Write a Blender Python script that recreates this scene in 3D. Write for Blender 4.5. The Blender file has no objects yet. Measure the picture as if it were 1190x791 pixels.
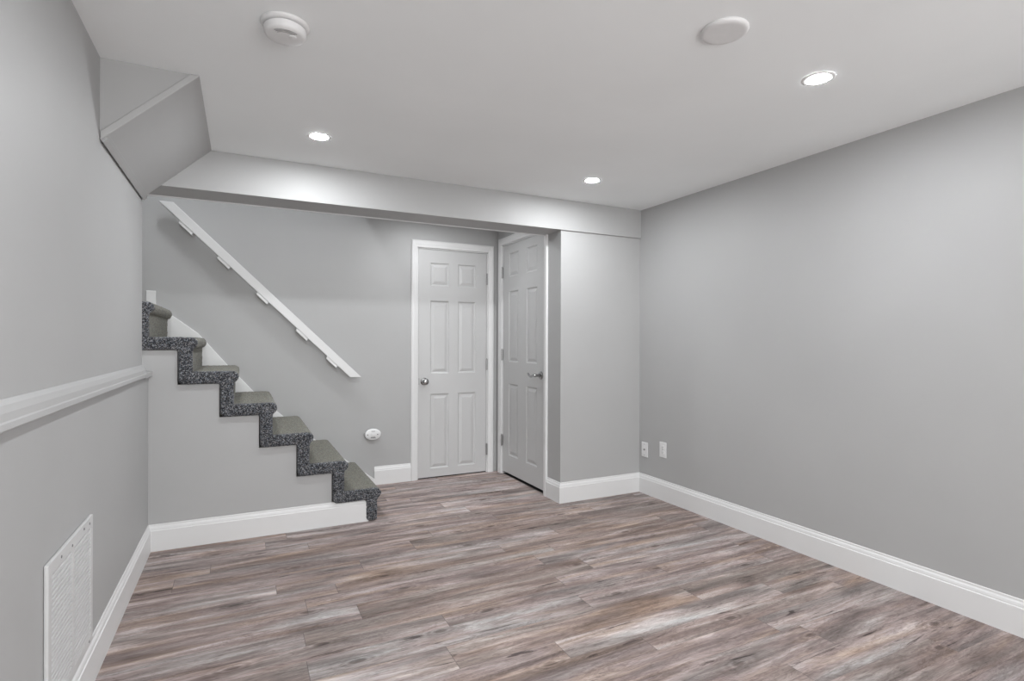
import bpy, bmesh, math, random
from mathutils import Matrix, Vector
S = bpy.context.scene
COL = S.collection
PI = math.pi

# ------------------------------------------------------------------ camera
F_PX, YAW, PITCH, ROLL, CY = 630.45, 0.46133, -0.00049, 0.00317, 396.56
EYE = Vector((0, 0, 1.22))
D = Vector((math.sin(YAW), math.cos(YAW), 0)); L = Vector((math.cos(YAW), -math.sin(YAW), 0)); Zv = Vector((0, 0, 1))
fw = D * math.cos(PITCH) + Zv * math.sin(PITCH)
up0 = Zv * math.cos(PITCH) - D * math.sin(PITCH)
rt = L * math.cos(ROLL) + up0 * math.sin(ROLL)
up = up0 * math.cos(ROLL) - L * math.sin(ROLL)
cd = bpy.data.cameras.new('camera'); cam = bpy.data.objects.new('camera', cd); COL.objects.link(cam)
m = Matrix.Identity(4)
for i in range(3):
    m[i][0] = rt[i]; m[i][1] = up[i]; m[i][2] = -fw[i]; m[i][3] = EYE[i]
cam.matrix_world = m
cd.sensor_fit = 'HORIZONTAL'; cd.sensor_width = 36; cd.lens = F_PX / 1190 * 36
cd.shift_y = (CY - 395.5) / 1190; cd.clip_start = .02
S.camera = cam

# ------------------------------------------------------------------ world, light, exposure
DOWNLIGHT = 137.0         # lens emission of every recessed lamp
REAR_FILL = 15.5           # fill light added at the unseen rear of the room (W)
EXPOSURE = 2.33
w = bpy.data.worlds.new('world'); S.world = w; w.use_nodes = True
w.node_tree.nodes['Background'].inputs[0].default_value = (1, 1, 1, 1)
w.node_tree.nodes['Background'].inputs[1].default_value = .3
S.view_settings.view_transform = 'Standard'; S.view_settings.look = 'None'
S.view_settings.gamma = 1; S.view_settings.use_curve_mapping = False
S.view_settings.exposure = EXPOSURE
ld = bpy.data.lights.new('rear_fill_light', 'AREA'); ld.shape = 'RECTANGLE'; ld.size = 2.7; ld.size_y = 1.75; ld.energy = REAR_FILL  # soft fill added behind the camera, at the made-up window
ld.color = (1, 1, 1)
lo = bpy.data.objects.new('rear_fill_light', ld); COL.objects.link(lo)
lo.location = (1.2, -2.12, 1.2); lo.rotation_euler = (PI / 2, 0, 0)

# ------------------------------------------------------------------ room numbers (metres)
H = 2.287
XL, XR = -.484, 2.906          # left and right walls
YH0, YH1, ZH = 3.488, 3.74, 2.059   # header front, back, underside
YF = 3.502                     # closet front wall
YS = 3.731                     # stair side wall
YB = 4.632                     # back wall
XS = 2.151                     # closet side wall
YR = -2.2                      # rear wall behind the camera
BH, BT = .1535, .015           # baseboard
XW = -1.6                      # far end of the stairwell
ZW = 4.3                       # stairwell top

# ------------------------------------------------------------------ node helpers
def newmat(name):
    mt = bpy.data.materials.new(name); mt.use_nodes = True
    nt = mt.node_tree; b = nt.nodes['Principled BSDF']
    return mt, nt, b
def N(nt, t, **kw):
    n = nt.nodes.new(t)
    for k, v in kw.items(): setattr(n, k, v)
    return n
def inp(nt, sock, v):
    if hasattr(v, 'is_output') or isinstance(v, bpy.types.NodeSocket): nt.links.new(v, sock)
    else: sock.default_value = v
def M(nt, op, a, b=None, c=None):
    n = N(nt, 'ShaderNodeMath', operation=op)
    inp(nt, n.inputs[0], a)
    if b is not None: inp(nt, n.inputs[1], b)
    if c is not None: inp(nt, n.inputs[2], c)
    return n.outputs[0]
def ramp(nt, fac, stops, interp='LINEAR'):
    n = N(nt, 'ShaderNodeValToRGB'); n.color_ramp.interpolation = interp
    e = n.color_ramp.elements
    while len(e) < len(stops): e.new(.5)
    for x, (p, c) in zip(e, stops): x.position = p; x.color = (*c, 1) if len(c) == 3 else c
    nt.links.new(fac, n.inputs[0]); return n.outputs[0]
def mixc(nt, fac, a, b, mode='MIX'):
    n = N(nt, 'ShaderNodeMix', data_type='RGBA', blend_type=mode)
    inp(nt, n.inputs[0], fac)
    for i, v in ((6, a), (7, b)):
        if isinstance(v, tuple): n.inputs[i].default_value = (*v, 1)
        else: nt.links.new(v, n.inputs[i])
    return n.outputs[2]
def noise(nt, vec, scale, detail=3, rough=.5, dim='3D', W=None, dist=0):
    n = N(nt, 'ShaderNodeTexNoise', noise_dimensions=dim)
    nt.links.new(vec, n.inputs['Vector']); n.inputs['Scale'].default_value = scale
    n.inputs['Detail'].default_value = detail; n.inputs['Roughness'].default_value = rough
    n.inputs['Distortion'].default_value = dist
    if W is not None: nt.links.new(W, n.inputs['W'])
    return n.outputs[0]
def bump(nt, b, h, strength, dist):
    n = N(nt, 'ShaderNodeBump'); n.inputs['Strength'].default_value = strength; n.inputs['Distance'].default_value = dist
    nt.links.new(h, n.inputs['Height']); nt.links.new(n.outputs[0], b.inputs['Normal'])
def pos(nt): return N(nt, 'ShaderNodeNewGeometry').outputs['Position']

def paint(name, col, rough, nscale=160, bs=.12, var=.02):
    mt, nt, b = newmat(name)
    p = pos(nt)
    n1 = noise(nt, p, 1.7, 3)
    c = ramp(nt, n1, [(.3, tuple(v * (1 - var) for v in col)), (.7, tuple(v * (1 + var) for v in col))])
    nt.links.new(c, b.inputs['Base Color']); b.inputs['Roughness'].default_value = rough
    bump(nt, b, noise(nt, p, nscale, 2), bs, .001)
    return mt
def plain(name, col, rough, metal=0, var=.0):
    mt, nt, b = newmat(name)
    p = pos(nt); n1 = noise(nt, p, 35, 2)
    v = max(var, .02)
    c = ramp(nt, n1, [(.3, tuple(x * (1 - v) for x in col)), (.7, tuple(min(1, x * (1 + v)) for x in col))])
    nt.links.new(c, b.inputs['Base Color']); b.inputs['Roughness'].default_value = rough; b.inputs['Metallic'].default_value = metal
    return mt
M_WALL = paint('wall_paint', (.395, .395, .395), .55)
M_CEIL = paint('ceiling_paint', (.865, .888, .892), .7)
M_TRIM = paint('trim_paint', (.68, .68, .68), .38, 60, .04, .01)
M_DOOR = paint('door_paint', (.51, .51, .51), .4, 90, .06, .01)
M_RAIL = paint('chair_rail_paint', (.43, .43, .43), .45, 60, .04, .01)
M_PLASTIC = plain('white_plastic', (.72, .72, .72), .4)
M_GRILLE = plain('enamelled_steel', (.56, .56, .56), .4)
M_CHROME = plain('chrome', (.40, .40, .40), .12, 1)
M_STEEL = plain('satin_steel', (.36, .36, .36), .35, 1)
M_SHADE = plain('painted_shade', (.02, .02, .02), .8)  # near black that stands in for shade in gaps
M_SLOT_L = plain('slot_pale_grey', (.34, .34, .34), .6)
M_SLOT = plain('slot_grey', (.16, .16, .16), .6)

def lens_mat(name='lamp_lens', k=1.0):
    mt, nt, b = newmat(name)
    b.inputs['Base Color'].default_value = (.8, .8, .8, 1)
    b.inputs['Emission Color'].default_value = (.975, 1, 1.02, 1); b.inputs['Emission Strength'].default_value = DOWNLIGHT * k
    return mt
M_LENS = lens_mat()
M_RING = plain('lamp_trim_white', (.86, .86, .86), .4)
M_LENS_SOFT = lens_mat('alcove_lens', .50)
M_LENS_FILL = lens_mat('stairwell_fill_lens', .185)

def floor_mat():
    mt, nt, b = newmat('laminate_planks')
    sep = N(nt, 'ShaderNodeSeparateXYZ'); nt.links.new(pos(nt), sep.inputs[0])
    X, Y = sep.outputs[0], sep.outputs[1]
    Yw = M(nt, 'ADD', Y, M(nt, 'MULTIPLY', M(nt, 'SINE', M(nt, 'MULTIPLY', Y, 11.0)), .022))
    r = M(nt, 'DIVIDE', M(nt, 'ADD', Yw, 5.03), .131)
    row = M(nt, 'FLOOR', r); rf = M(nt, 'FRACT', r)
    wn = N(nt, 'ShaderNodeTexWhiteNoise', noise_dimensions='1D'); nt.links.new(row, wn.inputs['W'])
    c = M(nt, 'ADD', M(nt, 'DIVIDE', M(nt, 'ADD', X, 9.0), 1.22), M(nt, 'MULTIPLY', wn.outputs[0], 7.31))
    colm = M(nt, 'FLOOR', c); cf = M(nt, 'FRACT', c)
    idx = M(nt, 'ADD', M(nt, 'MULTIPLY', row, 3.17), M(nt, 'MULTIPLY', colm, 17.73))
    w2 = N(nt, 'ShaderNodeTexWhiteNoise', noise_dimensions='1D'); nt.links.new(idx, w2.inputs['W'])
    rnd = w2.outputs[0]
    w3 = N(nt, 'ShaderNodeTexWhiteNoise', noise_dimensions='1D'); nt.links.new(M(nt, 'ADD', idx, 5.55), w3.inputs['W'])
    rnd2 = w3.outputs[0]
    W = M(nt, 'MULTIPLY', rnd, 60.0)
    def vec(sx, sy):
        cb = N(nt, 'ShaderNodeCombineXYZ')
        nt.links.new(M(nt, 'MULTIPLY', X, sx), cb.inputs[0]); nt.links.new(M(nt, 'MULTIPLY', Y, sy), cb.inputs[1])
        return cb.outputs[0]
    broad = noise(nt, vec(1.5, 13.0), 1.0, 4, .6, '4D', W, .9)       # broad bands along the plank
    hue = noise(nt, vec(1.0, 8.0), 1.3, 3, .55, '4D', M(nt, 'ADD', W, 9.3), .6)
    grain = noise(nt, vec(5.0, 62.0), 1.0, 5, .72, '4D', W, 1.6)     # fine grain
    fig = noise(nt, vec(3.0, 15.0), 1.0, 3, .6, '4D', M(nt, 'ADD', W, 3.1), 3.0)
    crack = noise(nt, vec(2.4, 30.0), 1.0, 5, .66, '4D', M(nt, 'ADD', W, 21.7), 1.4)
    base = ramp(nt, broad, [(.30, (.125, .103, .098)), (.42, (.215, .181, .171)), (.54, (.315, .272, .258)), (.68, (.485, .448, .436))])
    warm = ramp(nt, hue, [(.34, (.83, .88, .90)), (.44, (.96, .97, .975)), (.52, (1.02, .975, .985)), (.60, (1.06, .99, .92)), (.70, (1.10, .96, .82))])
    c1 = mixc(nt, 1.0, base, warm, 'MULTIPLY')
    # each plank has its own tone: some pale silver, some brown
    tone = ramp(nt, rnd2, [(0, (.84, .83, .84)), (.2, (.97, .91, .86)), (.45, (1.0, .97, .97)), (.75, (1.06, 1.03, 1.02)), (.9, (1.15, 1.18, 1.19)), (1, (1.22, 1.22, 1.21))])
    c2 = mixc(nt, 1.0, c1, tone, 'MULTIPLY')
    g = ramp(nt, grain, [(.30, (.50, .48, .48)), (.43, (.86, .85, .85)), (.52, (1.02, 1.02, 1.02)), (.70, (1.34, 1.34, 1.34))])
    c3 = mixc(nt, .9, c2, g, 'MULTIPLY')
    f = ramp(nt, fig, [(.38, (1, 1, 1)), (.425, (.70, .67, .66)), (.46, (1.05, 1.05, 1.05)), (.52, (1, 1, 1)), (.55, (.76, .74, .73)), (.60, (1.08, 1.08, 1.08)), (.66, (.86, .85, .84))])
    c4 = mixc(nt, .8, c3, f, 'MULTIPLY')
    k = ramp(nt, crack, [(.33, (.15, .125, .125)), (.40, (1, 1, 1))])
    c5 = mixc(nt, .9, c4, k, 'MULTIPLY')
    # sparse knots with rings
    vo = N(nt, 'ShaderNodeTexVoronoi', voronoi_dimensions='2D'); nt.links.new(vec(1.5, 3.6), vo.inputs['Vector']); vo.inputs['Scale'].default_value = 1.0
    kd = M(nt, 'ADD', vo.outputs['Distance'], M(nt, 'MULTIPLY', M(nt, 'SUBTRACT', grain, .5), .10))
    kn_ = ramp(nt, kd, [(.0, (.22, .18, .17)), (.035, (.35, .31, .30)), (.06, (1.0, 1.0, 1.0)), (.085, (.66, .63, .62)), (.11, (1.05, 1.05, 1.05)), (.14, (.80, .78, .77)), (.19, (1, 1, 1))])
    c5 = mixc(nt, .75, c5, kn_, 'MULTIPLY')
    # seams
    e1 = M(nt, 'LESS_THAN', M(nt, 'MINIMUM', rf, M(nt, 'SUBTRACT', 1.0, rf)), .010)
    e2 = M(nt, 'LESS_THAN', M(nt, 'MINIMUM', cf, M(nt, 'SUBTRACT', 1.0, cf)), .0011)
    seam = M(nt, 'MAXIMUM', e1, e2)
    c6 = mixc(nt, M(nt, 'MULTIPLY', M(nt, 'MAXIMUM', M(nt, 'MULTIPLY', e1, .45), e2), .6), c5, (.07, .06, .058))
    nt.links.new(c6, b.inputs['Base Color'])
    b.inputs['Roughness'].default_value = .58; b.inputs['Specular IOR Level'].default_value = .28
    hgt = M(nt, 'SUBTRACT', M(nt, 'MULTIPLY', grain, .35), seam)
    bump(nt, b, hgt, .25, .0012)
    return mt
M_FLOOR = floor_mat()

def carpet_mat(name, lo, mid, hi, bias, scale):
    mt, nt, b = newmat(name)
    p = pos(nt)
    vo = N(nt, 'ShaderNodeTexVoronoi'); nt.links.new(p, vo.inputs['Vector']); vo.inputs['Scale'].default_value = scale
    sp = N(nt, 'ShaderNodeSeparateColor'); nt.links.new(vo.outputs['Color'], sp.inputs[0])
    n = noise(nt, p, scale * .35, 2, .6)
    f = M(nt, 'ADD', M(nt, 'MULTIPLY', sp.outputs[0], .75), M(nt, 'MULTIPLY', M(nt, 'SUBTRACT', n, .5), .7))
    f = M(nt, 'ADD', f, bias)
    c = ramp(nt, f, [(.05, lo), (.45, mid), (.95, hi)])
    tint = ramp(nt, sp.outputs[1], [(0, (1.12, 1.0, .9)), (.5, (1, 1, 1)), (1, (.9, 1, 1.14))])
    nt.links.new(mixc(nt, .8, c, tint, 'MULTIPLY'), b.inputs['Base Color'])
    b.inputs['Roughness'].default_value = .95; b.inputs['Specular IOR Level'].default_value = .1
    b.inputs['Sheen Weight'].default_value = .15; b.inputs['Sheen Roughness'].default_value = .5
    bump(nt, b, vo.outputs['Distance'], .5, .004)
    return mt
M_CARPET = carpet_mat('carpet_pile', (.085, .083, .068), (.155, .151, .126), (.27, .26, .225), 0, 260)
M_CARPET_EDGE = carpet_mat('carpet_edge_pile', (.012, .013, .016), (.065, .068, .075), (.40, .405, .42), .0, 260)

# ------------------------------------------------------------------ mesh helpers
def box(bm, x0, x1, y0, y1, z0, z1):
    v = [bm.verts.new(c) for c in ((x0, y0, z0), (x1, y0, z0), (x1, y1, z0), (x0, y1, z0), (x0, y0, z1), (x1, y0, z1), (x1, y1, z1), (x0, y1, z1))]
    for f in ((0, 3, 2, 1), (4, 5, 6, 7), (0, 1, 5, 4), (1, 2, 6, 5), (2, 3, 7, 6), (3, 0, 4, 7)):
        bm.faces.new([v[i] for i in f])
    return v
def prism(bm, pts, axis, a, b):
    """pts 2D outline extruded along axis from a to b; axis 'y': pts are (x,z); 'x': (y,z); 'z': (x,y)"""
    def P(p, t): return {'y': (p[0], t, p[1]), 'x': (t, p[0], p[1]), 'z': (p[0], p[1], t)}[axis]
    A = [bm.verts.new(P(p, a)) for p in pts]; B = [bm.verts.new(P(p, b)) for p in pts]
    n = len(pts)
    bm.faces.new(A); bm.faces.new(B[::-1])
    for i in range(n): bm.faces.new((A[i], B[i], B[(i + 1) % n], A[(i + 1) % n]))
def lathe(bm, prof, seg=40, mat=Matrix.Identity(4), cap=True):
    rings = []
    for r, z in prof:
        if r < 1e-6: rings.append([bm.verts.new(mat @ Vector((0, 0, z)))])
        else: rings.append([bm.verts.new(mat @ Vector((r * math.cos(2 * PI * i / seg), r * math.sin(2 * PI * i / seg), z))) for i in range(seg)])
    for a, b in zip(rings, rings[1:]):
        for i in range(seg):
            j = (i + 1) % seg
            if len(a) == 1 and len(b) == 1: continue
            if len(a) == 1: bm.faces.new((a[0], b[i], b[j]))
            elif len(b) == 1: bm.faces.new((a[i], b[0], a[j]))
            else: bm.faces.new((a[i], b[i], b[j], a[j]))
    if cap:
        for r in (rings[0], rings[-1]):
            if len(r) > 1: bm.faces.new(r)
def tube(bm, pts, rad, seg=12):
    pts = [Vector(p) for p in pts]; rings = []
    rads = rad if isinstance(rad, (list, tuple)) else [rad] * len(pts)
    for i, p in enumerate(pts):
        d = (pts[min(i + 1, len(pts) - 1)] - pts[max(i - 1, 0)]).normalized()
        ref = Vector((0, 0, 1)) if abs(d.z) < .9 else Vector((1, 0, 0))
        a = d.cross(ref).normalized(); c = d.cross(a).normalized()
        rings.append([bm.verts.new(p + (a * math.cos(2 * PI * k / seg) + c * math.sin(2 * PI * k / seg)) * rads[i]) for k in range(seg)])
    for a, b in zip(rings, rings[1:]):
        for k in range(seg): bm.faces.new((a[k], a[(k + 1) % seg], b[(k + 1) % seg], b[k]))
    bm.faces.new(rings[0]); bm.faces.new(rings[-1])
def roundpoly(pts, radii, n=6):
    out = []; L_ = len(pts)
    for i, p in enumerate(pts):
        r = radii[i]
        if r <= 0: out.append(tuple(p)); continue
        p = Vector(p); a = Vector(pts[i - 1]); b = Vector(pts[(i + 1) % L_])
        u = (a - p).normalized(); v = (b - p).normalized()
        ang = u.angle(v); t = r / math.tan(ang / 2)
        s = p + u * t; e = p + v * t
        cen = p + (u + v).normalized() * (r / math.sin(ang / 2))
        a0 = math.atan2(s.y - cen.y, s.x - cen.x); a1 = math.atan2(e.y - cen.y, e.x - cen.x)
        da = (a1 - a0 + PI) % (2 * PI) - PI
        for k in range(n + 1): out.append((cen.x + r * math.cos(a0 + da * k / n), cen.y + r * math.sin(a0 + da * k / n)))
    return out
def obj(name, bm, mat, parent=None, bevel=0, smooth=False, seg=2, angle=35):
    bmesh.ops.recalc_face_normals(bm, faces=bm.faces)
    me = bpy.data.meshes.new(name); bm.to_mesh(me); bm.free()
    if smooth:
        for p in me.polygons: p.use_smooth = True
    o = bpy.data.objects.new(name, me); COL.objects.link(o)
    me.materials.append(mat)
    if parent: o.parent = parent
    if bevel:
        b = o.modifiers.new('bevel', 'BEVEL'); b.width = bevel; b.segments = seg; b.limit_method = 'ANGLE'; b.angle_limit = math.radians(angle)
    if smooth:
        try:
            me.set_sharp_from_angle(angle=math.radians(40))
        except Exception: pass
    return o
def empty(name, loc=(0, 0, 0), rz=0):
    o = bpy.data.objects.new(name, None); COL.objects.link(o); o.location = loc; o.rotation_euler = (0, 0, rz); o.empty_display_size = .1
    return o
def tag(o, label=None, cat=None, group=None, kind=None):
    for k, v in (('label', label), ('category', cat), ('group', group), ('kind', kind)):
        if v: o[k] = v
    return o
def struct(name, bm, mat, parent=None, **kw):
    o = obj(name, bm, mat, parent, **kw)
    if not parent: o['kind'] = 'structure'
    return o

# ------------------------------------------------------------------ the room shell
bm = bmesh.new(); box(bm, XW - .2, XR + .2, YR - .2, YB + .4, -.12, 0)
tag(struct('floor', bm, M_FLOOR), 'grey brown laminate plank floor with long planks running across the room', 'floor')

bm = bmesh.new()
prism(bm, [(XL - .12, YR - .1), (XR + .1, YR - .1), (XR + .1, YB + .3), (.9, YB + .3), (.9, YH1 - .02), (XL - .12, YH1 - .02)], 'z', H, H + .15)
tag(struct('ceiling', bm, M_CEIL), 'flat pale grey ceiling with recessed lights', 'ceiling')

# left wall: full height to the header, a low stretch goes on to the stair side
bm = bmesh.new()
prism(bm, [(YR - .1, 0), (YS + .02, 0), (YS + .02, 1.012), (3.502, 1.012), (3.502, H + .02), (YR - .1, H + .02)], 'x', XL - .12, XL)
tag(struct('wall_left', bm, M_WALL), 'grey painted left wall with a chair rail', 'wall')
bm = bmesh.new(); box(bm, XR, XR + .12, YR - .1, YB + .3, 0, H + .02)
tag(struct('wall_right', bm, M_WALL), 'plain grey painted right wall', 'wall')

# back wall with a recess for the first door
D1X0, D1W, D1H = 1.387, .650, 2.030
D2Y0, D2W, D2H = 4.520, .765, 2.090
G = .003
bm = bmesh.new()
a, b_ = D1X0 - .012, D1X0 + D1W + .012
box(bm, XW, a, YB, YB + .3, 0, ZW); box(bm, b_, XS + .3, YB, YB + .3, 0, ZW)
box(bm, a, b_, YB, YB + .3, D1H + .012, ZW); box(bm, a, b_, YB + .12, YB + .3, 0, D1H + .012)
tag(struct('wall_back', bm, M_WALL), 'grey back wall behind the stairs and the first door', 'wall')

# closet box (front wall and the side wall that carries the second door)
bm = bmesh.new()
a, b_ = D2Y0 - D2W - .012, D2Y0 + .012
box(bm, XS, XR, YF, a, 0, H); box(bm, XS, XR, b_, YB, 0, H)
box(bm, XS, XR, a, b_, D2H + .012, H); box(bm, XS + .12, XR, a, b_, 0, D2H + .012)
tag(struct('wall_closet', bm, M_WALL), 'grey closet wall at the right of the second door', 'wall')

# header beam over the opening
bm = bmesh.new(); box(bm, XL - .8, XR, YH0, YH1, ZH, H)
box(bm, XL - 1.1, .9, YH0 + .1, YH1, H, ZW)
tag(struct('trim_1', bm, M_WALL, bevel=.002), 'long grey boxed header beam spanning the room under the ceiling', 'beam')
bm = bmesh.new(); box(bm, XL - .3, XS - .001, YH1 - .012, YH1 + .003, ZH - .004, ZH + .01)
tag(struct('trim_2', bm, M_TRIM), 'thin pale bead along the rear edge of the header underside', 'trim')

# stairwell shaft
bm = bmesh.new(); box(bm, XW - .1, XW, YS, YB, 0, ZW)
tag(struct('wall_landing', bm, M_WALL), 'end wall of the stair landing', 'wall')
bm = bmesh.new(); box(bm, XW - .1, XL - .12, YH0 + .15, YS - .04, 0, ZH)
tag(struct('wall_stairwell', bm, M_WALL), 'front wall of the stairwell', 'wall')
bm = bmesh.new(); box(bm, XW - .1, 1.0, YH0, YB + .3, ZW, ZW + .1)
box(bm, .9, 1.0, YH1, YB, H, ZW)
tag(struct('ceiling_stairwell', bm, M_CEIL), 'stairwell ceiling', 'ceiling')

# unseen rear wall; its window is made up to go with the fill light
bm = bmesh.new()
wx0, wx1, wz0, wz1 = -.2, 2.6, .3, 2.1
box(bm, XL, wx0, YR - .12, YR, 0, H); box(bm, wx1, XR, YR - .12, YR, 0, H)
box(bm, wx0, wx1, YR - .12, YR, 0, wz0); box(bm, wx0, wx1, YR - .12, YR, wz1, H)
tag(struct('wall_rear', bm, M_WALL), 'rear wall with a made-up wide window', 'wall')
bm = bmesh.new()
for x in (wx0, (wx0 + wx1) / 2 - .025, wx1 - .05): box(bm, x, x + .05, YR - .09, YR - .03, wz0, wz1)
box(bm, wx0, wx1, YR - .09, YR - .03, wz0, wz0 + .05); box(bm, wx0, wx1, YR - .09, YR - .03, wz1 - .05, wz1)
wf = tag(struct('added_window_1', bm, M_TRIM), 'made-up white framed window for the fill light, in the unseen rear wall', 'window')

# ------------------------------------------------------------------ baseboards, chair rail, casings
BPROF = [(0, 0), (BT, 0), (BT, .118), (BT - .0035, .122), (BT - .0035, .127), (BT - .006, .136), (BT - .010, .143), (BT - .0105, BH - .002), (BT - .0125, BH), (0, BH)]
def run(bm, p0, p1, n, m0, m1, prof=BPROF):
    """moulding between two points on a wall; n points into the room; m = 1 inside corner, -1 outside corner, 0 square"""
    p0 = Vector(p0); p1 = Vector(p1); n = Vector(n); t = (p1 - p0).normalized()
    A = []; B = []
    for o, z in prof:
        a = p0 + n * o + t * (o * m0); b = p1 + n * o - t * (o * m1)
        A.append(bm.verts.new((a.x, a.y, z))); B.append(bm.verts.new((b.x, b.y, z)))
    k = len(prof); bm.faces.new(A); bm.faces.new(B[::-1])
    for i in range(k): bm.faces.new((A[i], B[i], B[(i + 1) % k], A[(i + 1) % k]))
def base(name, label, segs):
    bm = bmesh.new()
    for s in segs: run(bm, *s)
    return tag(struct(name, bm, M_TRIM), label, 'baseboard')
base('baseboard_left', 'white baseboard along the left wall', [((XL, YR), (XL, YS), (1, 0), 0, 1)])
base('baseboard_stair', 'white baseboard under the stairs', [((XL, YS), (.768, YS), (0, -1), 1, 0)])
base('baseboard_back', 'short white baseboard on the back wall beside the first door', [((1.003, YB), (1.317, YB), (0, -1), 0, 0)])
base('baseboard_closet', 'white baseboard wrapping the closet corner', [((XS, 3.690), (XS, YF), (-1, 0), 0, -1), ((XS, YF), (XR, YF), (0, -1), -1, 1)])
base('baseboard_right', 'long white baseboard along the right wall', [((XR, YR), (XR, YF), (-1, 0), 0, 1)])
CR = [(0, 1.018), (.021, 1.018), (.023, 1.022), (.022, 1.036), (.0195, 1.040), (.018, 1.058), (.012, 1.074), (.004, 1.084), (0, 1.086)]
bm = bmesh.new(); run(bm, (XL, YR), (XL, 3.50), (1, 0), 0, 0, CR)
# the rail carries on as a cap over the low stretch of wall
box(bm, XL - .12, XL + .019, 3.50, YS - .001, 1.012, 1.040)
tag(struct('trim_3', bm, M_RAIL, bevel=.001), 'grey painted chair rail along the left wall', 'chair rail')

# ------------------------------------------------------------------ doors (local: x along the leaf, -y towards the viewer)
def leaf_mesh(W, z0, z1, rows, cols):
    """moulded six panel leaf: front face at y=.006, sunk panels with raised fields"""
    bm = bmesh.new(); y = .006; T = .035
    xs = sorted({0, W, *[c for p in cols for c in p]}); zs = sorted({z0, z1, *[c for p in rows for c in p]})
    cache = {}
    def V(x, z, d=0):
        k = (round(x, 5), round(z, 5), round(d, 5))
        if k not in cache: cache[k] = bm.verts.new((x, y + d, z))
        return cache[k]
    for i in range(len(xs) - 1):
        for j in range(len(zs) - 1):
            x0, x1, a, b = xs[i], xs[i + 1], zs[j], zs[j + 1]
            if (x0, x1) in cols and (a, b) in rows:
                prev = [(x0, a), (x1, a), (x1, b), (x0, b)]; pd = 0
                for ins, d in ((.006, .0075), (.013, .010), (.020, .0085), (.040, .0022), (.043, .0022)):
                    cur = [(x0 + ins, a + ins), (x1 - ins, a + ins), (x1 - ins, b - ins), (x0 + ins, b - ins)]
                    for q in range(4):
                        r = (q + 1) % 4
                        bm.faces.new((V(*prev[q], pd), V(*prev[r], pd), V(*cur[r], d), V(*cur[q], d)))
                    prev, pd = cur, d
                bm.faces.new([V(*c, pd) for c in prev])
            else:
                bm.faces.new((V(x0, a), V(x1, a), V(x1, b), V(x0, b)))
    # edges and back
    be = [e for e in bm.edges if len(e.link_faces) == 1]
    r = bmesh.ops.extrude_edge_only(bm, edges=be)
    vs = [g for g in r['geom'] if isinstance(g, bmesh.types.BMVert)]
    for v in vs: v.co.y = y + T
    c = [bm.verts.new((x, y + T, z)) for x, z in ((0, z0), (W, z0), (W, z1), (0, z1))]
    bm.faces.new(c)
    bmesh.ops.remove_doubles(bm, verts=bm.verts, dist=1e-5)
    return bm
CASP = [(0, 0), (0, .009), (.004, .012), (.020, .013), (.030, .016), (.052, .017), (.060, .014), (.065, .008), (.065, 0)]
def casing_mesh(x0, x1, zt, wl=.065, wr=.065):
    bm = bmesh.new(); rows = []
    for wd, t in CASP:
        L_, R_, T_ = x0 - wd * wl / .065, x1 + wd * wr / .065, zt + wd
        rows.append([bm.verts.new((x, -t, z)) for x, z in ((L_, 0), (L_, T_), (R_, T_), (R_, 0))])
    k = len(rows)
    for i in range(k):
        a, b = rows[i], rows[(i + 1) % k]
        for s in range(3): bm.faces.new((a[s], a[s + 1], b[s + 1], b[s]))
    bm.faces.new([r[0] for r in rows]); bm.faces.new([r[3] for r in rows])
    return bm
def hinge(par, x, z, side):
    bm = bmesh.new()
    box(bm, x - .013 if side < 0 else x, x if side < 0 else x + .013, -.003, .006, z, z + .1)
    for k in range(5):
        lathe(bm, [(.0062, z + .0205 * k), (.0062, z + .0205 * k + .018)], 12, Matrix.Translation((x, -.007, 0)))
    lathe(bm, [(.004, z - .004), (.004, z + .106)], 10, Matrix.Translation((x, -.007, 0)))
    return obj('hinge', bm, M_STEEL, par)
def door(name, label, loc, rz, W, Hh, z0, rows, cols, hx, zh, cas):
    e = tag(empty(name, loc, rz), label, 'door', kind='structure')
    lf = obj('door_leaf', leaf_mesh(W, z0, Hh, rows, cols), M_DOOR, e)
    obj('door_casing', casing_mesh(-.012, W + .012, Hh + .012, *cas), M_TRIM, e)
    bm = bmesh.new()       # stops behind the leaf edges
    box(bm, -.0115, -.003, .0005, .1, 0, Hh + .011); box(bm, W + .003, W + .0115, .0005, .1, 0, Hh + .011); box(bm, -.0115, W + .0115, .0005, .1, Hh + .003, Hh + .011)
    obj('door_jamb', bm, M_TRIM, e)
    for z in zh: hinge(e, hx, z, 1 if hx > W / 2 else -1)
    return e
c1 = [(.108, .283), (.370, .543)]
d1 = door('door_1', 'white six panel door in the back wall with a round chrome knob', (D1X0, YB, 0), 0, D1W, D1H, .010,
          [(.085, .748), (.930, 1.578), (1.710, 1.915)], c1, D1W + .001, (.165, .953, 1.744), (.058, .058))
c2 = [(.118, .300), (.455, .640)]
d2 = door('door_2', 'white six panel door in the closet side with a chrome lever', (XS, D2Y0, 0), -PI / 2, D2W, D2H, .027,
          [(.190, .838), (1.035, 1.668), (1.800, 2.012)], c2, -.001, (.26, 1.045, 1.80), (.065, .05))
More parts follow.
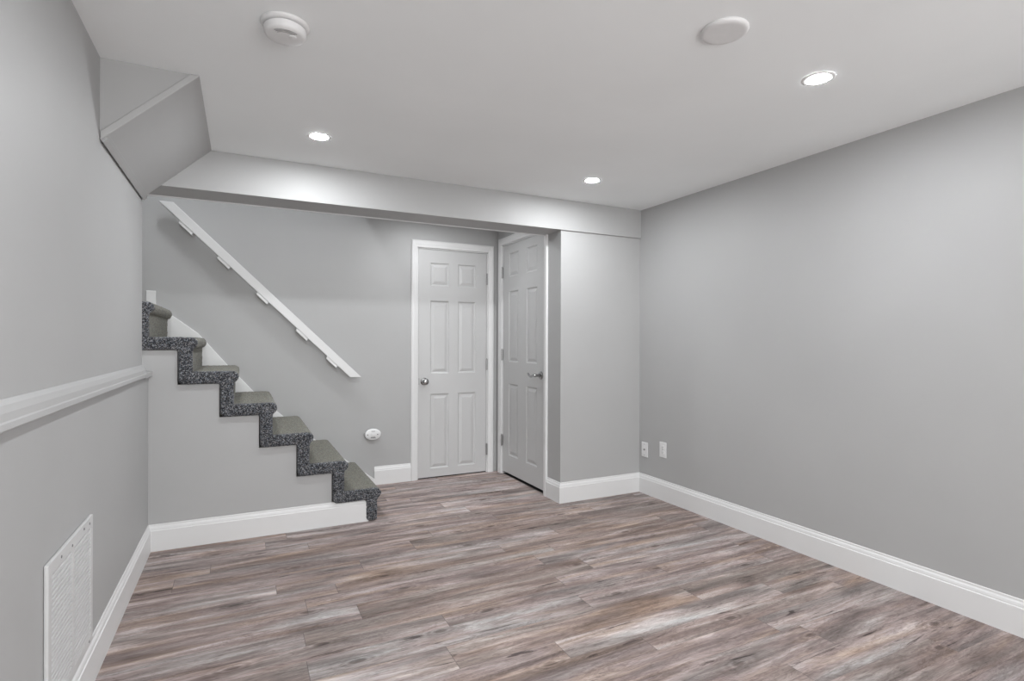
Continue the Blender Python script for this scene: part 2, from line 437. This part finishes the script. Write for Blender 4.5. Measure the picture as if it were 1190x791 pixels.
# round knob of door 1
kx, kz = .052, .862
RX = Matrix.Rotation(PI / 2, 4, 'X')
bm = bmesh.new(); T = Matrix.Translation((kx, .006, kz)) @ RX
lathe(bm, [(0, 0), (.012, 0), (.011, .022), (.014, .028), (.024, .034), (.0285, .044), (.0285, .054), (.024, .062), (.013, .0665), (0, .067)], 32, T, cap=False)
kn = obj('door_knob', bm, M_CHROME, d1, smooth=True)
bm = bmesh.new(); lathe(bm, [(0, 0), (.033, 0), (.0325, .004), (.028, .008), (.016, .010), (0, .010)], 36, T, cap=False); obj('rosette', bm, M_CHROME, kn, smooth=True)
bm = bmesh.new(); box(bm, -.002, .010, .0035, .0062, kz - .028, kz + .028); obj('latch_plate', bm, M_STEEL, d1)
# lever of door 2
kx, kz = D2W - .055, .945
T = Matrix.Translation((kx, .006, kz)) @ RX
bm = bmesh.new()
lathe(bm, [(0, 0), (.012, 0), (.011, .040), (.013, .046), (.013, .062), (.010, .068), (0, .069)], 24, T, cap=False)
tube(bm, [(kx + .004, -.052, kz), (kx - .02, -.053, kz - .001), (kx - .045, -.054, kz - .008), (kx - .07, -.055, kz - .011), (kx - .09, -.055, kz - .006), (kx - .108, -.054, kz + .007), (kx - .116, -.053, kz + .013)],
     [.012, .0115, .0105, .0095, .009, .0085, .006], 14)
kn = obj('door_lever', bm, M_CHROME, d2, smooth=True)
bm = bmesh.new(); lathe(bm, [(0, 0), (.033, 0), (.0325, .005), (.027, .010), (.016, .013), (0, .013)], 36, T, cap=False); obj('rosette', bm, M_CHROME, kn, smooth=True)
bm = bmesh.new(); box(bm, D2W - .010, D2W + .002, .0035, .0062, kz - .028, kz + .028); obj('latch_plate', bm, M_STEEL, d2)
bm = bmesh.new(); box(bm, -.010, D2W + .010, .012, .115, .0008, .0026); obj('door_gap_shade', bm, M_SHADE, d2)  # dark sheet painted for the shade in the gap under each door
bm = bmesh.new(); box(bm, -.010, D1W + .010, .012, .115, .0008, .0026); obj('door_gap_shade', bm, M_SHADE, d1)

# ------------------------------------------------------------------ stairs
def nose(k): return .852 - .2178 * (k - 1)
def top(k): return .217 + .2037 * (k - 1)
NS = 7
YC0, YC1 = 3.706, 4.606       # carpet from the open side to the skirt board
# drywall under the stairs
pts = [(XW, 0), (nose(1) - .104, 0)]
for k in range(1, NS + 1):
    pts.append((nose(k) - .104, top(k) - .0745))
    pts.append((nose(k + 1) - .104 if k < NS else XW, top(k) - .0745))
bm = bmesh.new(); prism(bm, pts, 'y', YS, YS + .03)
tag(struct('wall_stair', bm, M_WALL), 'grey painted wall closing the side of the stairs', 'wall')

stair = tag(empty('staircase', (.85, YS, 0)), 'grey speckled carpeted stairs rising to the left along the back wall', 'staircase')
tex = bpy.data.textures.new('pile_clouds', 'CLOUDS'); tex.noise_scale = .010; tex.noise_depth = 1
def carpet(name, poly, par, mat, y0, y1, bev=.016, soft=4):
    bm = bmesh.new(); prism(bm, poly, 'y', y0, y1)
    o = obj(name, bm, mat, None, bevel=bev, smooth=True, seg=4, angle=50)
    r = o.modifiers.new('remesh', 'REMESH'); r.mode = 'VOXEL'; r.voxel_size = .006; r.use_smooth_shade = True
    q = o.modifiers.new('soften', 'SMOOTH'); q.factor = .8; q.iterations = soft
    d = o.modifiers.new('pile', 'DISPLACE'); d.texture = tex; d.texture_coords = 'GLOBAL'; d.strength = .007; d.mid_level = .5
    o.parent = par
    o.matrix_parent_inverse = par.matrix_world.inverted() if par.type != 'EMPTY' else Matrix.Translation(-par.location)
    return o
YE = YC0 + .038
for k in range(1, NS + 1):
    n, t = nose(k), top(k)
    back = nose(k + 1) - .100 if k < NS else XW + .01
    # tread with a rolled nose
    pl = roundpoly([(back, t - .070), (n, t - .070), (n, t), (back, t)], [.012, .033, .033, .012])
    tr = carpet('tread', pl, stair, M_CARPET, YE, YC1, .008)
    pr_ = roundpoly([(n - .100, (top(k - 1) - .06 if k > 1 else .002)), (n - .028, (top(k - 1) - .06 if k > 1 else .002)), (n - .028, t - .03), (n - .100, t - .03)], [.008, .008, .004, .004])
    carpet('riser', pr_, stair, M_CARPET, YE, YC1, .006)
    # wrapped open end, tread band and riser band in one zigzag piece
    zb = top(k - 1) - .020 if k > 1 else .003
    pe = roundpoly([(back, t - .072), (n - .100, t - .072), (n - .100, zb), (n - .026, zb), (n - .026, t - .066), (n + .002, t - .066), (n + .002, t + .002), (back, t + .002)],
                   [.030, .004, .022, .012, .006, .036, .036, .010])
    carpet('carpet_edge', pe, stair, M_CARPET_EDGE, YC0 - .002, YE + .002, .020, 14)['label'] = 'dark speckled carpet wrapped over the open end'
# skirt board on the back wall
top_line = [(-.60, 1.60 - .10), (-.451, 1.395), (-.294, 1.272), (-.096, 1.030), (.111, .790), (.422, .503), (.755, .245), (1.003, .052)]
pl = [(1.003, 0.0), (.80, 0.0), (.3, .40), (-.6, 1.25)] + top_line
bm = bmesh.new(); prism(bm, [(x - .85, z) for x, z in pl], 'y', YB - .018 - YS, YB - .001 - YS)
sk = obj('skirt_board', bm, M_TRIM, stair, bevel=.003)
sk['label'] = 'white skirt board against the back wall'
bm = bmesh.new()
box(bm, -.614 - .85, -.556 - .85, YB - .016 - YS, YB - .001 - YS, 1.39, 1.572)
obj('landing_baseboard', bm, M_TRIM, stair, bevel=.003)['label'] = 'short white upright board above the top tread'

# ------------------------------------------------------------------ handrail
rail = tag(empty('handrail', (.17, YB, 1.55)), 'white flat wooden handrail on blocks sloping down the back wall', 'handrail')
def loc_(pts): return [(x - .17, z - 1.55) for x, z in pts]
bm = bmesh.new()
prism(bm, loc_([(-.537, 2.211), (-.447, 2.211), (.883, .919), (.793, .919)]), 'y', -.060, -.030)
obj('rail_board', bm, M_TRIM, rail, bevel=.003)
sl = (.919 - 2.211) / (.793 + .537)
for x0, x1 in ((-.411, -.327), (-.166, -.086), (.098, .175), (.380, .463), (.608, .688)):
    zl = lambda x: 2.211 + sl * (x + .537)
    bm = bmesh.new()
    prism(bm, loc_([(x0 - .004, zl(x0) - .024), (x1 - .006, zl(x1) - .024), (x1 + .016, zl(x1) + .010), (x0 + .012, zl(x0) + .016)]), 'y', -.057, -.0005)
    obj('mounting_block', bm, M_TRIM, rail, bevel=.002)

# ------------------------------------------------------------------ sloped bulkhead at the ceiling on the left
bh = tag(empty('bulkhead', (XL, 2.53, H)), 'grey sloping boxed bulkhead in the upper left corner by the ceiling', 'bulkhead')
bh['kind'] = 'structure'; bh.name = 'trim_4'
Y0, Y1 = 2.53, YH0 - .001
bm = bmesh.new(); prism(bm, [(0, -.0005), (.326, -.0005), (0, -.309)], 'y', 0, Y1 - Y0)
obj('bulkhead_box', bm, M_WALL, bh)
sx, sz = .326, .309; ln = math.hypot(sx, sz); nx, nz = sz / ln, -sx / ln   # outward normal of the slope
def onslope(a, o): return (a * sx + nx * o, -.309 + a * sz + nz * o)
bm = bmesh.new()      # batten along the lower end of the slope
prism(bm, [onslope(0.0, 0), onslope(0.0, .014), onslope(.050, .014), onslope(.050, 0)], 'y', 0.002, Y1 - Y0)
prism(bm, [onslope(.050, 0), onslope(.050, .006), onslope(.075, .006), onslope(.075, 0)], 'y', 0.002, Y1 - Y0)
obj('edge_batten', bm, M_WALL, bh, bevel=.001)
bm = bmesh.new()      # corner bead along the front arris
ins = .022
prism(bm, [(0.002, -.309 - .004), (.326 + .002, -.001), (.326 - ins * 1.35, -.001), (.002, -.309 + ins * 1.35)], 'y', -.007, .0)
obj('corner_bead', bm, M_RAIL, bh, bevel=.0025)

# ------------------------------------------------------------------ ceiling things
def downlight(x, y, label, z=H, lens=M_LENS):
    e = tag(empty('recessed_light', (x, y, z)), label, 'ceiling light', 'recessed ceiling lights')
    bm = bmesh.new(); lathe(bm, [(.0430, -.0008), (.0430, -.0022), (.046, -.004), (.056, -.0038), (.061, -.002), (.062, -.0008)], 48, cap=False)
    obj('trim_ring', bm, M_RING, e, smooth=True)
    bm = bmesh.new(); lathe(bm, [(0, -.0050), (.026, -.0046), (.0425, -.0032), (.0425, -.0008), (0, -.0008)], 48, cap=False)
    obj('lens', bm, lens, e, smooth=True)
downlight(.357, 2.99, 'lit round recessed light left of centre, near the header and farthest left')
downlight(2.074, 2.985, 'small lit round recessed light near the right end of the header')
downlight(2.086, 1.417, 'largest looking lit round recessed light, beside the blank cover on the right')
downlight(.357, 1.0, 'added round recessed fill light, unseen over the camera')  # this and the next two are unseen lamps, added for brightness
downlight(.357, -.9, 'added round recessed fill light, unseen behind the camera on the left')
downlight(2.086, -.9, 'added round recessed fill light, unseen behind the camera on the right')

downlight(1.42, 4.08, 'recessed light in the alcove ceiling in front of the first door, hidden by the header', lens=M_LENS_SOFT)
e = tag(empty('stairwell_fill_light', (-.30, 4.0, ZW)), 'added wide round fill light at the top of the stairwell, unseen behind the header', 'ceiling light')  # no lamp is known here; added to brighten the back wall
bm = bmesh.new(); lathe(bm, [(.200, -.0008), (.200, -.020), (.206, -.022), (.212, -.018), (.212, -.0008)], 56, cap=False); obj('trim_ring', bm, M_PLASTIC, e, smooth=True)
bm = bmesh.new(); lathe(bm, [(0, -.055), (.08, -.051), (.15, -.038), (.199, -.018), (.199, -.0008), (0, -.0008)], 56, cap=False); obj('lens', bm, M_LENS_FILL, e, smooth=True)

e = tag(empty('smoke_detector', (.127, 1.985, H)), 'round white smoke detector on the ceiling at upper left', 'smoke detector')
bm = bmesh.new(); lathe(bm, [(0, -.0008), (.077, -.0008), (.077, -.006), (.073, -.011), (.066, -.013), (0, -.013)], 56, cap=False); obj('base_plate', bm, M_PLASTIC, e, smooth=True)
bm = bmesh.new(); lathe(bm, [(0, -.013), (.060, -.013), (.060, -.016), (.067, -.018), (.066, -.034), (.062, -.040), (.056, -.043), (.030, -.045), (0, -.045)], 56, cap=False)
body = obj('housing', bm, M_PLASTIC, e, smooth=True)
for r0 in (.036, .043, .050):
    bm = bmesh.new(); A = []; n_ = 14
    for i in range(n_ + 1):
        a = -2.35 + 1.5 * i / n_
        A.append([bm.verts.new((math.cos(a) * r, math.sin(a) * r, z)) for r, z in ((r0, -.0425), (r0, -.0456), (r0 + .0022, -.0456), (r0 + .0022, -.0425))])
    for p_, q_ in zip(A, A[1:]):
        for i in range(4): bm.faces.new((p_[i], p_[(i + 1) % 4], q_[(i + 1) % 4], q_[i]))
    bm.faces.new(A[0]); bm.faces.new(A[-1])
    obj('sounder_slot', bm, M_SLOT_L, body)
bm = bmesh.new(); lathe(bm, [(0, -.0445), (.012, -.0445), (.012, -.048), (.010, -.0495), (0, -.0495)], 28, Matrix.Translation((.022, -.018, 0)), cap=False); obj('test_button', bm, M_PLASTIC, body, smooth=True)

e = tag(empty('ceiling_cover_plate', (1.475, 1.340, H)), 'unlit round white blank cover plate on the ceiling at upper right', 'cover plate')
bm = bmesh.new(); lathe(bm, [(0, -.0008), (.077, -.0008), (.0775, -.006), (.0755, -.0105), (.070, -.0135), (.062, -.0145), (.050, -.0142), (0, -.0140)], 56, cap=False); obj('cover_disc', bm, M_PLASTIC, e, smooth=True)

# ------------------------------------------------------------------ wall things
# oval alarm low on the back wall
e = tag(empty('wall_alarm', (.985, YB, .432)), 'small oval white alarm low on the back wall between the stairs and door', 'alarm')
def oval(bm, prof, sx, sz, seg=44):
    T = Matrix.Diagonal((sx, 1, sz, 1)) @ RX
    lathe(bm, prof, seg, T, cap=False)
bm = bmesh.new(); oval(bm, [(0, .0008), (.92, .0008), (.92, .018), (0, .018)], .068, .048); obj('mount', bm, M_SLOT, e, smooth=True)
bm = bmesh.new(); oval(bm, [(0, .018), (.99, .018), (1, .026), (.95, .034), (.86, .037), (0, .038)], .068, .048); hs = obj('housing', bm, M_PLASTIC, e, smooth=True)
for x0, x1, z in ((-.014, .016, .026), (-.020, .022, -.028), (-.018, .018, -.023)):
    bm = bmesh.new(); box(bm, x0, x1, -.0395, -.0365, z, z + .0035); obj('sounder_slot', bm, M_SLOT, hs)
for x in (-.045, .038):
    bm = bmesh.new(); lathe(bm, [(0, .0345), (.0045, .0345), (.0045, .0392), (0, .0392)], 16, Matrix.Translation((x, 0, 0)) @ RX, cap=False); obj('indicator', bm, M_SLOT, hs)
bm = bmesh.new(); box(bm, -.016, .018, -.042, -.0365, -.010, .014); obj('test_button', bm, M_PLASTIC, hs, bevel=.002)

# wall plates on the right wall (local: faces -x)
def plate(name, y, z, label, cat):
    e = tag(empty(name, (XR, y, z)), label, cat)
    bm = bmesh.new(); box(bm, -.006, -.0006, -.037, .037, -.059, .059); p = obj('face_plate', bm, M_PLASTIC, e, bevel=.0025)
    return e, p
def disc(bm, y, z, r, x0, x1, seg=20):
    lathe(bm, [(0, 0), (r, 0), (r, x1 - x0), (0, x1 - x0)], seg, Matrix.Translation((x1, y, z)) @ Matrix.Rotation(-PI / 2, 4, 'Y'), cap=False)
e, p = plate('coaxial_wall_plate', 3.433, .352, 'white wall plate closest to the corner, low on the right wall', 'wall plate')
bm = bmesh.new(); disc(bm, 0, 0, .007, -.013, -.005, 6); obj('coaxial_jack', bm, M_STEEL, e)
for zz in (.042, -.042):
    bm = bmesh.new(); disc(bm, 0, zz, .003, -.0075, -.005); obj('plate_screw', bm, M_SLOT, e)
e, p = plate('electrical_outlet', 3.222, .387, 'white duplex outlet second from the corner, low on the right wall', 'electrical outlet')
for s in (-1, 1):
    bm = bmesh.new()
    prism(bm, roundpoly([(-.017, s * .0195 - .014), (.017, s * .0195 - .014), (.017, s * .0195 + .014), (-.017, s * .0195 + .014)], [.008] * 4), 'x', -.009, -.0055)
    rc = obj('receptacle', bm, M_PLASTIC, e)
    bm = bmesh.new(); zc = s * .0195
    box(bm, -.0095, -.0088, -.0075, -.0055, zc - .002, zc + .007); obj('socket_slot', bm, M_SLOT, rc)
    bm = bmesh.new(); box(bm, -.0095, -.0088, .0055, .0075, zc - .001, zc + .006); obj('socket_slot', bm, M_SLOT, rc)
    bm = bmesh.new(); disc(bm, 0, zc - .007, .0024, -.0095, -.0088); obj('ground_hole', bm, M_SLOT, rc)
bm = bmesh.new(); disc(bm, 0, 0, .003, -.0085, -.005); obj('plate_screw', bm, M_SLOT, e)

# return-air grille low on the left wall (local: y along the wall, faces +x)
VW, VH = .495, .445
gr = tag(empty('air_return_grille', (XL, 1.890, .158)), 'white louvred air return grille low on the left wall', 'vent')
def frame_mesh():
    bm = bmesh.new(); m_ = .032
    ys = [0, m_, VW / 2 - .013, VW / 2 + .013, VW - m_, VW]; zs = [0, m_, VH - m_ - .008, VH]
    g = [[bm.verts.new((.0006, y, z)) for z in zs] for y in ys]
    fs = []
    for i in range(5):
        for j in range(3):
            if j == 1 and i in (1, 3): continue
            fs.append(bm.faces.new((g[i][j], g[i + 1][j], g[i + 1][j + 1], g[i][j + 1])))
    r = bmesh.ops.extrude_face_region(bm, geom=fs)
    for v in r['geom']:
        if isinstance(v, bmesh.types.BMVert): v.co.x = .0115
    return bm
obj('frame', frame_mesh(), M_GRILLE, gr, bevel=.003)
bm = bmesh.new(); box(bm, .0004, .0008, .025, VW - .025, .025, VH - .033); obj('duct_shade', bm, M_SHADE, gr)  # dark sheet standing in for the shade behind the louvres
for a, b in ((.0325, VW / 2 - .0135), (VW / 2 + .0135, VW - .0325)):
    bm = bmesh.new(); n_ = 24; z0_ = .033; dz = (VH - .041 - .033) / n_
    for k in range(n_):
        z = z0_ + k * dz
        prism(bm, [(.0016, z + .0118), (.0020, z + .0128), (.0108, z + .0085), (.0110, z + .0005), (.0102, z + .0005), (.0100, z + .0078)], 'y', a, b)
    obj('louvre_bank', bm, M_GRILLE, gr)
for y, z in ((.118, VH - .018), (.232, VH - .024), (.372, VH - .016), (.445, VH - .020), (.445, .016), (.118, .016)):
    bm = bmesh.new(); lathe(bm, [(0, 0), (.0045, 0), (.0042, .002), (0, .003)], 16, Matrix.Translation((.0108, y, z)) @ Matrix.Rotation(PI / 2, 4, 'Y'), cap=False)
    obj('screw', bm, M_SLOT, gr)
